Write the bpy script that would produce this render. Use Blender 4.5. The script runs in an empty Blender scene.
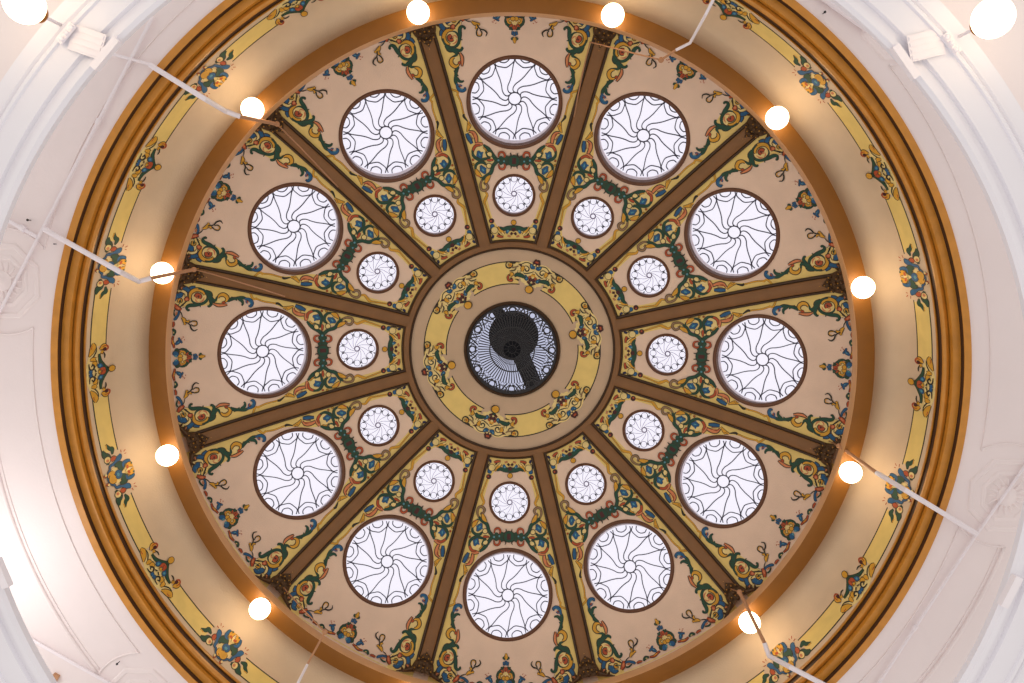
import bpy, bmesh, math, random
from math import sin, cos, pi, radians, hypot, atan2, sqrt
from mathutils import Vector, Matrix
from mathutils.geometry import delaunay_2d_cdt
random.seed(7)
SC = bpy.context.scene
COL = SC.collection
EYE = 1.6            # height of the camera above the floor; heights below are measured from it
K = .0012701         # metres per unit of (dome drawing radius x height)

# ---------------------------------------------------------------- materials
def lin(c):
    return tuple(((v / 255) / 12.92 if v / 255 <= .04045 else ((v / 255 + .055) / 1.055) ** 2.4) for v in c) + (1,)

def mat(name, rgb, rough=.6, metal=0., noise=0., nscale=6., bump=0., bscale=40., emit=None, spec=.5):
    m = bpy.data.materials.new(name); m.use_nodes = True
    nt = m.node_tree; N = nt.nodes; L = nt.links
    b = N['Principled BSDF']
    b.inputs['Roughness'].default_value = rough
    b.inputs['Metallic'].default_value = metal
    b.inputs['Specular IOR Level'].default_value = spec
    b.inputs['Base Color'].default_value = lin(rgb)
    tc = N.new('ShaderNodeTexCoord')
    if noise:
        n = N.new('ShaderNodeTexNoise'); n.inputs['Scale'].default_value = nscale
        n.inputs['Detail'].default_value = 5
        r = N.new('ShaderNodeValToRGB')
        c = lin(rgb)
        r.color_ramp.elements[0].position = .3; r.color_ramp.elements[1].position = .7
        r.color_ramp.elements[0].color = tuple(v * (1 - noise) for v in c[:3]) + (1,)
        r.color_ramp.elements[1].color = tuple(min(1, v * (1 + noise)) for v in c[:3]) + (1,)
        L.new(tc.outputs['Object'], n.inputs['Vector']); L.new(n.outputs['Fac'], r.inputs['Fac'])
        L.new(r.outputs['Color'], b.inputs['Base Color'])
    if bump:
        n2 = N.new('ShaderNodeTexNoise'); n2.inputs['Scale'].default_value = bscale
        bp = N.new('ShaderNodeBump'); bp.inputs['Strength'].default_value = bump
        bp.inputs['Distance'].default_value = .01
        L.new(tc.outputs['Object'], n2.inputs['Vector']); L.new(n2.outputs['Fac'], bp.inputs['Height'])
        L.new(bp.outputs['Normal'], b.inputs['Normal'])
    if emit:
        b.inputs['Emission Color'].default_value = lin(emit[0])
        b.inputs['Emission Strength'].default_value = emit[1]
    return m

M = {
 'crown':   mat('crown_plaster_dimmed', (198,172,142), .75, noise=.05, nscale=3, bump=.25, bscale=60),  # panel cream made darker: dimmer light at the crown put into the colour
 'gilt':    mat('aged_gilding', (190,140,60), .35, metal=.5, noise=.2, nscale=30),
 'cream':   mat('cream_plaster', (232,206,182), .75, noise=.05, nscale=3, bump=.25, bscale=60),
 'cove':    mat('cove_plaster', (214,191,160), .75, noise=.05, nscale=2.5, bump=.25, bscale=50),
 'white':   mat('white_plaster', (236,226,225), .7, noise=.02, nscale=1.2, bump=.15, bscale=30),
 'white2':  mat('white_fascia_paint', (232,230,236), .6, noise=.02, nscale=1.5),
 'conduit': mat('white_conduit_paint', (238,232,236), .45, noise=.02, nscale=9),
 'tan':     mat('tan_conduit_paint', (184,136,98), .5, noise=.05, nscale=9),
 'gold':    mat('gold_ochre_paint', (198,134,46), .42, noise=.10, nscale=7, bump=.2, bscale=30),
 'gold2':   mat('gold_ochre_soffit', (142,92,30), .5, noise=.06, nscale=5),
 'lip':     mat('pale_gold_paint', (206,156,106), .5, noise=.05, nscale=5),
 'groove':  mat('dark_umber_groove', (62,34,12), .55, noise=.1, nscale=8),  # dark umber for the recessed faces of the stepped moulding ring
 'rib':     mat('rib_brown_paint', (128,88,44), .5, noise=.09, nscale=5, bump=.2, bscale=30),
 'ribdark': mat('rib_dark_line_paint', (62,40,16), .5, noise=.1, nscale=8),
 'frame':   mat('window_frame_brown', (100,62,36), .5, noise=.08, nscale=8),
 'reveal':  mat('white_reveal_paint', (240,234,240), .6, noise=.02, nscale=4),
 'lead':    mat('leading', (44,38,64), .5, noise=.1, nscale=20),
 'leadthin':mat('leading_lilac', (92,70,112), .5, noise=.1, nscale=20),
 'bronze':  mat('aged_bronze_carving', (84,60,34), .38, metal=.35, noise=.35, nscale=30, bump=.5, bscale=60),
 'brass':   mat('lamp_brass', (150,96,40), .35, metal=.6, noise=.1, nscale=20),
 'pane':    mat('opal_daylight_glass', (120,120,128), .4, noise=.01, nscale=3, emit=((244,241,253), .90)),
 'globe':   mat('lit_opal_globe', (255,246,232), .4, noise=.01, nscale=3, emit=((255,226,184), 8.)),
 'iron':    mat('dark_iron', (12,11,9), .6, noise=.15, nscale=9),
 'glass_d': mat('dark_lead_border', (26,24,26), .5, noise=.15, nscale=12),
 'yellow':  mat('paint_straw_yellow', (232,205,122), .7, noise=.05, nscale=6),
}
PAINT = {'G':(28,74,56),'B':(32,92,136),'A':(84,150,164),'Y':(212,158,48),'L':(232,210,140),'R':(176,78,40),'P':(208,130,84),
         'K':(44,40,30),'N':(40,44,84),'M':(74,30,30),'T':(148,118,84)}
for k, c in PAINT.items():
    M['p' + k] = mat('paint_' + {'G':'green','B':'blue','A':'pale_blue','Y':'ochre_yellow','L':'pale_yellow','R':'rust_red','P':'salmon','K':'black','N':'navy','M':'maroon','T':'taupe'}[k], c, .7, noise=.10, nscale=14)
M['pO'] = mat('paint_outline', (58,46,28), .7, noise=.1, nscale=14)

def oculus_glass():
    m = bpy.data.materials.new('clear_oculus_glass'); m.use_nodes = True
    nt = m.node_tree; N = nt.nodes; L = nt.links; N.clear()
    o = N.new('ShaderNodeOutputMaterial'); t = N.new('ShaderNodeBsdfTransparent'); g = N.new('ShaderNodeBsdfGlossy')
    g.inputs['Roughness'].default_value = .1
    t.inputs['Color'].default_value = lin((204,206,220))
    x = N.new('ShaderNodeMixShader'); x.inputs[0].default_value = .01
    L.new(t.outputs[0], x.inputs[1]); L.new(g.outputs[0], x.inputs[2]); L.new(x.outputs[0], o.inputs[0])
    return m
M['oculus'] = oculus_glass()

# ---------------------------------------------------------------- geometry helpers
def W(x, y, z):                       # plan x (seen to the right when looking up), plan y, height above the eye
    return Vector((-x, y, z + EYE))

def pol(r, phi, z):                   # phi: clockwise as seen from below, 0 = twelve o'clock
    return W(r * sin(phi), r * cos(phi), z)

def obj(name, verts, faces, mats, fmats=None, parent=None, smooth=True, kind=None, label=None, cat=None, group=None):
    me = bpy.data.meshes.new(name)
    me.from_pydata([tuple(v) for v in verts], [], faces)
    for m in (mats if isinstance(mats, (list, tuple)) else [mats]):
        me.materials.append(m)
    if fmats:
        me.polygons.foreach_set('material_index', fmats)
    if smooth is True:
        me.polygons.foreach_set('use_smooth', [True] * len(me.polygons))
    me.update()
    if smooth == 'auto':
        me.polygons.foreach_set('use_smooth', [True] * len(me.polygons))
        me.set_sharp_from_angle(angle=radians(35))
    o = bpy.data.objects.new(name, me); COL.objects.link(o)
    if parent: o.parent = parent
    tag(o, kind, label, cat, group)
    return o

def tag(o, kind=None, label=None, cat=None, group=None):
    if kind: o['kind'] = kind
    if label: o['label'] = label
    if cat: o['category'] = cat
    if group: o['group'] = group
    return o

def empty(name, **kw):
    o = bpy.data.objects.new(name, None); COL.objects.link(o); o.empty_display_size = .1
    return tag(o, **kw)

def dup(root, rotz, **kw):
    def cp(o, par):
        c = o.copy(); COL.objects.link(c)
        if par: c.parent = par
        for ch in [q for q in bpy.data.objects if q.parent == o]:
            cp(ch, c)
        return c
    c = cp(root, None)
    c.rotation_euler = (0, 0, rotz)
    return tag(c, **kw)

def lathe(name, prof, mats, fm=None, seg=240, **kw):   # prof: (r, z) list
    n = len(prof); V = []; F = []; FM = []
    for i in range(seg):
        for r, z in prof: V.append(pol(r, 2 * pi * i / seg, z))
    for i in range(seg):
        j = (i + 1) % seg
        for k in range(n - 1):
            F.append((i * n + k, j * n + k, j * n + k + 1, i * n + k + 1)); FM.append(fm[k] if fm else 0)
    return obj(name, V, F, mats, FM, **kw)

class Buf:
    def __init__(s): s.V = []; s.F = []; s.M = []
    def add(s, V, F, m=0):
        o = len(s.V); s.V += list(V); s.F += [tuple(i + o for i in f) for f in F]; s.M += [m] * len(F)
    def tube(s, pts, rad, m=0, n=8, cap=True):
        pts = [Vector(p) for p in pts]; R = rad if isinstance(rad, (list, tuple)) else [rad] * len(pts)
        V = []; up = None
        for i, p in enumerate(pts):
            t = (pts[min(i + 1, len(pts) - 1)] - pts[max(i - 1, 0)])
            t = t.normalized() if t.length > 1e-9 else Vector((0, 0, 1))
            if up is None:
                up = Vector((0, 0, 1)) if abs(t.z) < .9 else Vector((1, 0, 0))
            a = t.cross(up)
            if a.length < 1e-6: a = t.cross(Vector((0, 1, 0)))
            a.normalize(); b = t.cross(a).normalized(); up = -b if b.dot(up) < 0 else b
            b = up; a = t.cross(b).normalized()
            for k in range(n):
                w = 2 * pi * (k + .5) / n; V.append(p + R[i] * (cos(w) * a + sin(w) * b))
        F = [(i * n + k, i * n + (k + 1) % n, (i + 1) * n + (k + 1) % n, (i + 1) * n + k) for i in range(len(pts) - 1) for k in range(n)]
        if cap: F += [tuple(range(n)), tuple(range((len(pts) - 1) * n, len(pts) * n))]
        s.add(V, F, m)
    def ball(s, c, r, m=0, nu=16, nv=10, sc=(1, 1, 1)):
        V = [Vector(c) + Vector((r * sc[0] * sin(pi * j / nv) * cos(2 * pi * i / nu), r * sc[1] * sin(pi * j / nv) * sin(2 * pi * i / nu), r * sc[2] * cos(pi * j / nv))) for j in range(nv + 1) for i in range(nu)]
        F = [(j * nu + i, j * nu + (i + 1) % nu, (j + 1) * nu + (i + 1) % nu, (j + 1) * nu + i) for j in range(nv) for i in range(nu)]
        s.add(V, F, m)
    def box(s, o, ax, ay, az, m=0):    # centre and three half-axis vectors
        V = [o + i * ax + j * ay + k * az for i in (-1, 1) for j in (-1, 1) for k in (-1, 1)]
        s.add(V, [(0, 1, 3, 2), (4, 6, 7, 5), (0, 4, 5, 1), (2, 3, 7, 6), (0, 2, 6, 4), (1, 5, 7, 3)], m)
    def build(s, name, mats, **kw):
        return obj(name, s.V, s.F, mats, s.M, **kw)

def spline(P, n=5):                    # Catmull-Rom through points (any dimension)
    if len(P) < 3:
        a, b = P
        return [tuple(a[d] + (b[d] - a[d]) * i / n for d in range(len(a))) for i in range(n + 1)]
    Q = [tuple(2 * a - b for a, b in zip(P[0], P[1]))] + list(P) + [tuple(2 * a - b for a, b in zip(P[-1], P[-2]))]
    out = []
    for i in range(1, len(Q) - 2):
        p0, p1, p2, p3 = Q[i - 1:i + 3]
        for k in range(n):
            t = k / n
            out.append(tuple(.5 * (2 * b + (c - a) * t + (2 * a - 5 * b + 4 * c - d) * t * t + (3 * b - a - 3 * c + d) * t ** 3) for a, b, c, d in zip(p0, p1, p2, p3)))
    out.append(tuple(P[-1]))
    return out

# the inner surface of the dome: height above eye for a plan radius
def zf(r): return 12.42 - .0625 * r * r - 3.7e-5 * r ** 6
def slope(r): return -.125 * r - 2.22e-4 * r ** 5
_tab = [(i * .01 / (zf(i * .01) * K), i * .01) for i in range(0, 480)]
def rad(q):                            # drawing radius -> metres
    lo, hi = 0, len(_tab) - 1
    while hi - lo > 1:
        m = (lo + hi) // 2
        if _tab[m][0] <= q: lo = m
        else: hi = m
    a, b = _tab[lo], _tab[hi]
    return a[1] + (b[1] - a[1]) * (q - a[0]) / (b[0] - a[0])
def on_dome(q, phi, h=0.):             # h: distance in front of the plaster
    r = rad(q); s = slope(r); n = sqrt(1 + s * s)
    return pol(r + h * s / n, phi, zf(r) - h / n)
def panel_pt(a, b, h): return on_dome(hypot(a, b), atan2(a, b), h)
DRUM_R = 4.95
def drum_pt(a, q, h): return pol(DRUM_R - h, a / 414., DRUM_R / (q * K))

MK = ['pO'] + ['p' + k for k in PAINT] + ['yellow']
MI = {k: i for i, k in enumerate(MK)}
class Paint:                            # thin coats of paint following a surface, later strokes lie over earlier ones
    def __init__(s, fn, h0=.0015, dh=.00011): s.fn = fn; s.h = h0; s.dh = dh; s.B = Buf()
    def lay(s, pts, w, m):
        s.h += s.dh
        n = len(pts); L = []; R = []
        for i, p in enumerate(pts):
            a = pts[max(i - 1, 0)]; b = pts[min(i + 1, n - 1)]
            tx, ty = b[0] - a[0], b[1] - a[1]; l = hypot(tx, ty) or 1
            nx, ny = -ty / l * w[i] / 2, tx / l * w[i] / 2
            L.append(s.fn(p[0] + nx, p[1] + ny, s.h)); R.append(s.fn(p[0] - nx, p[1] - ny, s.h))
        if max(w) < 3.5:
            s.B.add(L + R, [(i, i + 1, n + i + 1, n + i) for i in range(n - 1)], MI[m]); return
        c = 7; V = []
        for i, p in enumerate(pts):       # wide coats follow the curve of the surface crosswise too
            a = pts[max(i - 1, 0)]; b = pts[min(i + 1, n - 1)]
            tx, ty = b[0] - a[0], b[1] - a[1]; l = hypot(tx, ty) or 1
            nx, ny = -ty / l * w[i] / 2, tx / l * w[i] / 2
            V += [s.fn(p[0] + nx * (1 - 2 * j / (c - 1)), p[1] + ny * (1 - 2 * j / (c - 1)), s.h) for j in range(c)]
        s.B.add(V, [(i * c + j, i * c + c + j, i * c + c + j + 1, i * c + j + 1) for i in range(n - 1) for j in range(c - 1)], MI[m])
    def disc(s, c, r, m, n=16):
        s.h += s.dh
        V = [s.fn(c[0] + e * r * cos(2 * pi * i / n), c[1] + e * r * sin(2 * pi * i / n), s.h) for e in (.5, 1) for i in range(n)]
        s.B.add([s.fn(c[0], c[1], s.h)] + V, [(0, 1 + i, 1 + (i + 1) % n) for i in range(n)] + [(1 + i, 1 + n + i, 1 + n + (i + 1) % n, 1 + (i + 1) % n) for i in range(n)], MI[m])
    def poly(s, pts, m):
        s.h += s.dh
        s.B.add([s.fn(p[0], p[1], s.h) for p in pts], [tuple(range(len(pts)))], MI[m])
    def stroke(s, pts, w, m, ol=0.):
        if len(pts) == 1:
            if ol: s.disc(pts[0], w[0] + ol, 'pO')
            s.disc(pts[0], w[0], m); return
        if len(w) == 1: w = w * len(pts)
        while len(w) < len(pts): w = list(w) + [w[-1]]
        Q = spline([(p[0], p[1], q) for p, q in zip(pts, w)], 5)
        P2 = [q[:2] for q in Q]; WW = [max(.15, q[2]) for q in Q]
        if ol:
            e = [(P2[0][0] * 1.0, P2[0][1])] + P2[1:]
            s.lay(e, [q + 2 * ol for q in WW], 'pO')
        s.lay(P2, WW, m)
    def table(s, data, f=lambda a, b: (a, b), mirror=True, fat=1.1, sides=(1, -1)):
        for col, ol, P, w in data:
            pts = [(P[i] / 10, P[i + 1] / 10) for i in range(0, len(P), 2)]
            for sg in sides:
                q = [f(sg * a, b) for a, b in pts]
                s.stroke(q, [x / 10 * fat for x in w], 'p' + col, ol / 10 * 1.25)
    def build(s, name, **kw):
        return s.B.build(name, [M[k] for k in MK], smooth=False, **kw)

HOUR = ['twelve', 'one', 'two', 'three', 'four', 'five', 'six', 'seven', 'eight', 'nine', 'ten', 'eleven']
def hour(k): return HOUR[k % 12] + " o'clock"
def between(k): return 'between %s and %s o\'clock' % (HOUR[k % 12], HOUR[(k + 1) % 12])
PANEL_CORNER=[
('L',0,[611,3122],[83]),
('L',0,[718,3274,653,3313,580,3274],[69,118,88]),
('L',0,[563,2881],[44]),
('L',0,[595,3323,509,3352],[59,39]),
('B',7,[708,3141,695,3185,663,3213,624,3213],[8,29,33,6]),
('B',7,[730,3274,690,3239,671,3190],[10,43,10]),
('B',7,[662,3259,637,3298,621,3342,578,3352],[8,37,33,6]),
('A',0,[643,3313,614,3323],[8,10]),
('B',0,[663,3323,623,3308,615,3274],[6,22,6]),
('L',7,[681,3301,673,3269,646,3239,612,3242],[12,20,18,6]),
('P',7,[703,3323,725,3303,713,3279,690,3288],[8,14,14,6]),
('Y',7,[560,3323,593,3308,582,3288,558,3295],[6,14,16,6]),
('K',0,[571,3230,541,3269,510,3308],[8,14,8]),
('R',7,[579,3259,591,3230,579,3205],[12,35,12]),
('P',0,[587,3236],[12]),
('G',0,[592,3293,563,3298,536,3323],[8,8,6]),
('Y',7,[588,3200,642,3195,673,3156,673,3102,645,3066,615,3058],[10,26,29,29,22,6]),
('G',3,[688,3117,669,3063,623,3026,574,3028,537,3068,533,3127,560,3176,597,3190],[6,14,22,20,22,16,10,4]),
('P',0,[595,3058,562,3077,553,3107],[4,14,4]),
('R',7,[603,3151,624,3131,609,3102,583,3107],[14,29,29,12]),
('P',0,[598,3127,582,3131],[12,16]),
('M',0,[610,3115],[8]),
('P',0,[588,3146,563,3141,548,3117],[4,12,4]),
('G',7,[659,3048,623,3009,583,2999,537,2955],[14,43,35,10]),
('G',3,[613,3023,622,2994,641,2986],[18,14,4]),
('G',3,[563,2999,524,2992,500,3014,508,3030],[29,22,16,5]),
('G',3,[562,2979,556,2950,580,2935,608,2911,615,2871],[24,18,12,10,4]),
('G',4,[531,3077,523,3146,523,3210,504,3238,476,3225,481,3207],[14,26,26,18,12,8]),
('G',2,[528,3107,498,3101],[12,4]),
('Y',7,[579,2925,603,2906,609,2869,585,2837,555,2832,534,2857],[6,20,27,27,22,5]),
('P',7,[525,2970,506,2930,502,2881,505,2832],[6,20,18,5]),
('R',4,[518,2883,531,2869,517,2857],[8,18,8]),
('L',0,[553,2891,534,2901],[22,10]),
('G',4,[535,2827,558,2793,564,2749,567,2685,553,2636],[8,26,18,24,10]),
('G',3,[560,2783,584,2786],[16,4]),
('G',0,[557,2763,541,2734],[8,10]),
('G',3,[557,2719,532,2685,504,2679,487,2690],[20,22,14,8]),
('B',4,[560,2660,542,2611,509,2587,478,2599,480,2624],[8,24,26,20,5]),
('A',0,[528,2611,500,2599],[5,8]),
('R',3,[522,2638],[10]),
('B',0,[547,2651,502,2636],[8,8]),
('R',7,[549,3362,512,3333,484,3293],[14,33,14]),
('P',0,[520,3342,498,3313],[10,16]),
('L',3,[513,3284,520,3259],[10,12]),
('B',4,[484,3315,443,3323,401,3354,393,3374],[8,16,20,6]),
('G',3,[495,3360,467,3370,426,3360],[10,10,6]),
('P',0,[469,3342,440,3347],[12,16]),
('K',0,[486,3315,450,3293,414,3284],[8,10,6]),
('Y',5,[410,3291,384,3269,353,3259,330,3269],[8,26,26,5]),
('Y',4,[363,3259,360,3230,377,3213],[18,16,5]),
('K',0,[363,3259,329,3213,289,3200,264,3171,276,3138],[10,12,14,12,6]),
('K',0,[352,3220,364,3181,355,3146,323,3144,314,3176,331,3203],[12,12,14,14,12,8]),
('Y',0,[357,3190,351,3151,326,3150,320,3174],[4,6,7,4]),
('R',4,[374,3377,344,3374,316,3384],[12,18,8]),
('G',5,[301,3387,270,3367,232,3380],[8,22,6]),
('L',0,[271,3376,254,3379],[8,8]),
]
PANEL_RIM=[
('L',0,[19,3342,14,3284,8,3227],[63,75,24]),
('G',4,[285,3377,260,3368,236,3377],[8,20,6]),
('R',5,[227,3380,179,3391,138,3380,103,3374],[8,18,16,8]),
('Y',0,[183,3386,143,3380],[8,10]),
('B',4,[137,3362,156,3338,169,3313,148,3291],[8,29,22,5]),
('B',4,[207,3328,182,3318,158,3323],[8,16,20]),
('A',0,[152,3338,163,3323],[5,8]),
('R',0,[185,3303,201,3288],[6,6]),
('R',0,[216,3284,201,3277],[6,6]),
('R',0,[185,3266,174,3274],[6,6]),
('G',5,[93,3367,72,3347,38,3352],[12,39,14]),
('G',4,[59,3350,81,3313,79,3274,49,3236,16,3200],[10,18,20,18,8]),
('G',2,[77,3269,87,3252],[12,4]),
('Y',4,[33,3323,58,3313,63,3284,44,3268,34,3287],[6,12,14,12,5]),
('P',0,[70,3323,76,3298],[6,8]),
('R',3,[22,3266,34,3246,51,3236],[6,14,6]),
('G',2,[30,3213,54,3209],[16,5]),
('R',4,[11,3252,8,3225,6,3203],[10,22,8]),
('P',0,[21,3295,7,3291],[8,8]),
('B',4,[18,3190,19,3166,29,3154],[12,16,6]),
('B',3,[5,3185,1,3141],[10,14]),
('G',3,[5,3127,20,3112,24,3099],[12,26,8]),
('Y',3,[0,3131,3,3102,-6,3066],[10,26,4]),
('B',5,[31,3387,49,3367,19,3342],[14,43,26]),
('A',0,[22,3377,20,3352],[14,18]),
('Y',4,[17,3318],[18]),
]
PANEL_CROSS=[
('Y',2,[684,2678,686,2629,556,2580,546,2541,514,2462,489,2334],[6,14,16,12,12,10]),
('Y',0,[535,2555,554,2543,536,2526],[8,14,8]),
('K',0,[489,2352,488,2325,450,2276],[18,22,8]),
('Y',4,[446,2276,439,2231,459,2173],[14,29,6]),
('Y',3,[452,2256,427,2246,422,2231],[6,12,6]),
('L',0,[335,1952],[71]),
('L',0,[316,1805],[65]),
('L',0,[270,1893,191,1893],[88,49]),
('P',7,[440,2177,396,2168,373,2123,365,2060],[8,16,24,14]),
('R',0,[425,2173,405,2148,384,2109],[5,10,5]),
('B',7,[462,2158,438,2109,410,2055],[16,29,12]),
('T',0,[429,2143,398,2099],[10,12]),
('P',5,[382,2055,343,2050,302,2055],[10,33,8]),
('R',4,[328,2040,377,2030,402,1981,399,1942],[8,20,16,6]),
('G',4,[406,1991,394,1932,339,1895,285,1903,231,1917],[6,18,22,18,6]),
('Y',3,[303,2020,273,1996,277,1957],[5,14,5]),
('B',5,[351,1986,335,1942,319,1908],[8,45,8]),
('B',0,[369,1932,335,1947,300,1971],[8,39,8]),
('A',0,[340,1957,330,1932],[8,14]),
('G',4,[299,2045,248,2001,207,1942,172,1893],[10,27,26,29]),
('L',6,[242,1947],[22]),
('G',0,[263,1991,272,1962,256,1932,231,1927],[6,12,12,6]),
('R',4,[265,1893,240,1891,201,1893],[10,20,8]),
('G',4,[375,1785,371,1839,338,1868,298,1868,273,1844],[8,16,20,20,8]),
('Y',5,[373,1800,354,1760,319,1726],[10,35,10]),
('R',0,[363,1741,334,1724],[8,10]),
('B',5,[327,1839,301,1795,280,1755],[8,43,8]),
('B',0,[335,1785,301,1800,267,1809],[8,37,8]),
('A',0,[311,1805,294,1785],[8,14]),
('L',6,[244,1836],[20]),
('G',4,[318,1682,280,1726,227,1765,204,1834,166,1883],[6,24,26,24,27]),
('G',2,[333,1718,289,1716],[5,14]),
('Y',5,[231,1741,259,1706,277,1652],[8,33,10]),
('T',4,[313,1692,326,1648,315,1598,281,1589,254,1618,268,1652,292,1648],[8,12,14,16,14,12,5]),
('Y',3,[399,1895],[8]),
('Y',3,[398,1849],[8]),
('R',0,[402,1893],[8]),
('G',4,[181,1893,113,1891,3,1888],[35,47,59]),
('G',3,[128,1914],[16]),
('G',3,[127,1867],[16]),
('G',3,[76,1920],[17]),
('G',3,[75,1861],[17]),
('G',3,[49,1903],[26]),
('G',3,[48,1877],[26]),
('A',2,[152,1893],[9]),
('A',2,[98,1883],[8]),
('R',3,[153,1927,144,1966,110,1973,90,1942,99,1920],[6,14,16,14,6]),
('R',3,[151,1854,140,1814,105,1805,87,1836,97,1859],[6,14,16,14,6]),
('K',0,[50,1917,31,1947,38,1969],[12,12,6]),
('K',0,[48,1859,28,1834,32,1809],[12,12,6]),
('G',4,[3,1888],[49]),
('M',4,[19,1888,-15,1888],[49,49]),
]
PANEL_INNER=[
('Y',2,[288,1587,261,1548,272,1512,287,1473,278,1442,252,1372,225,1297],[9,18,23,21,11,11,9]),
('T',2,[299,1662,268,1657,249,1618,275,1587,323,1590],[7,11,14,12,5]),
('M',4,[216,1284],[19]),
('R',0,[223,1282],[8]),
('B',4,[194,1249,208,1231,212,1205],[9,35,9]),
('K',0,[228,1214,223,1165,199,1148],[7,11,5]),
('L',4,[186,1192],[28]),
('N',3,[199,1143,203,1121,216,1113],[12,16,5]),
('Y',4,[155,1227,124,1192,89,1148],[7,26,11]),
('L',0,[115,1170,91,1148],[9,14]),
('R',4,[164,1139,133,1130,98,1126],[12,19,9]),
('M',0,[151,1165,133,1143],[11,12]),
('G',4,[137,1222,98,1205,54,1214,0,1214],[7,26,35,44]),
('B',4,[71,1187,49,1170],[23,32]),
('A',0,[54,1186],[9]),
('M',2,[27,1148,10,1170],[16,18]),
('P',2,[58,1139,27,1130],[11,11]),
('G',3,[0,1214,6,1240],[35,21]),
('M',0,[0,1200],[19]),
('Y',4,[0,1271],[21]),
]
HUB_PAINT=[
('L',0,[227,745,161,778,99,791,45,779,-71,764],[88,123,176,193,193]),
('K',0,[9,850,65,877,108,874,141,849,176,838],[6,9,8,8,4]),
('Y',5,[110,835,120,812,113,777],[6,29,8]),
('K',0,[116,833,89,843,61,830,60,802,81,794,92,807,86,818],[4,8,9,11,12,9,7]),
('M',4,[141,845,151,826],[11,20]),
('L',5,[149,783,144,754],[12,18]),
('K',0,[4,809,41,784,82,767,103,771],[5,9,9,4]),
('Y',5,[22,769,4,759],[29,33]),
('L',0,[6,745],[8]),
('R',4,[37,755,24,734,20,705],[9,18,8]),
('M',4,[-26,734,-1,709],[18,29]),
('M',2,[7,676,42,699],[18,14]),
('B',5,[82,750,59,723,45,705],[11,26,8]),
('A',0,[61,730,56,718],[7,8]),
('G',5,[65,725,111,737,153,737,177,712],[8,26,27,9]),
('K',0,[125,685,150,689,167,685],[15,8,5]),
('Y',5,[227,736,208,726,214,699],[7,29,6]),
('R',4,[231,716,237,685,220,660,191,664,193,687],[5,13,15,15,6]),
('M',0,[202,683],[9]),
('K',0,[182,799,194,770,238,751],[5,11,6]),
('T',2,[166,824,188,805,223,790],[6,8,5]),
('K',0,[199,848,224,840,271,837],[5,20,8]),
('Y',6,[257,823,244,811,259,792],[13,33,12]),
('K',0,[274,840,290,810,275,779,242,780,226,805,234,817],[6,9,11,11,7,4]),
('R',0,[248,807],[7]),
('M',4,[18,933,9,900,11,865],[6,47,18]),
('M',0,[-20,896,11,898],[5,18]),
('R',0,[7,906],[8]),
('L',0,[15,873],[8]),
('B',4,[50,875,35,848,6,852],[12,26,18]),
('A',0,[42,858],[6]),
('G',2,[5,682,3,655],[12,14]),
('Y',5,[4,624],[30]),
]
COVE_FLOWER_PAINT=[
('L',0,[17,-58,16,18,10,96],[88,117,88]),
('G',4,[339,-39,288,-15,267,9,216,0],[6,23,29,7]),
('Y',0,[339,-39,295,-42],[6,10]),
('G',6,[291,-86,241,-75,202,-49,136,-69],[7,35,38,9]),
('L',6,[184,-59],[23]),
('P',0,[176,-60],[12]),
('R',6,[155,-28,173,-3,162,26],[12,35,15]),
('B',4,[89,-63,114,-47,123,4,158,54,188,74],[6,18,23,38,7]),
('R',0,[196,82,225,86],[6,6]),
('R',0,[192,109,209,128],[6,6]),
('R',0,[170,109,167,128],[6,6]),
('B',4,[91,-56,47,-89,-10,-99,-40,-84],[9,20,20,12]),
('Y',6,[-29,-60,24,-60,48,-29],[26,59,20]),
('G',6,[98,-12,89,36,46,43,18,25],[12,44,38,12]),
('B',4,[4,-24,19,2,-3,31],[20,38,23]),
('A',0,[6,-2],[9]),
('B',4,[44,64,82,76,85,121,52,148,58,181],[9,23,23,20,6]),
('L',4,[25,77,16,117],[38,53]),
('Y',4,[27,84,43,117,26,152],[12,38,29]),
('R',0,[47,104,10,96],[15,18]),
('Y',4,[22,138,37,192],[38,6]),
('G',0,[49,138,40,164],[15,12]),
('R',4,[-49,-115,-37,-142],[23,12]),
('L',0,[-50,-118],[9]),
]
COVE_SCROLL_PAINT=[
('L',0,[258,47,164,62,59,56,0,74],[59,105,141,141]),
('Y',6,[302,44,263,47,211,30,170,4],[7,42,35,5]),
('R',0,[275,33,240,30],[6,9]),
('K',0,[252,80,205,74,158,44,135,15],[6,11,11,5]),
('Y',6,[222,109,246,150,234,179],[9,42,14]),
('Y',5,[199,121,187,150],[21,26]),
('R',0,[246,138,252,179,222,191,199,167],[6,12,14,12]),
('M',0,[217,159],[16]),
('K',0,[193,144,158,159,126,157],[7,12,7]),
('Y',5,[135,15,135,50,100,74],[12,35,12]),
('Y',5,[105,33,94,62,59,62],[12,28,9]),
('K',0,[100,0,47,7,33,33,56,56,84,39,64,23],[7,12,14,14,12,9]),
('L',4,[146,80,117,91],[23,19]),
('G',5,[181,103,117,109,70,132,26,164,0,191],[9,21,23,21,19]),
('B',5,[82,91,59,109,41,132],[12,37,14]),
('A',0,[59,109],[9]),
('K',0,[35,56,6,68],[9,12]),
('R',4,[26,109,18,138,0,156],[12,30,16]),
('Y',4,[0,91,6,109],[21,26]),
('B',4,[0,7,21,15,26,-5],[21,21,6]),
('G',4,[0,173,0,203],[23,19]),
('Y',5,[0,222],[25]),
]
WORLD = 1.06
# ================================================================ the painted dome: twelve panels
STEP = radians(30)
BIG_C, BIG_OUT, BIG_IN, BIG_D = rad(246.6), .676, .622, .17
SM_C, SM_OUT, SM_IN, SM_D = rad(154.), .322, .282, .12

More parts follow.
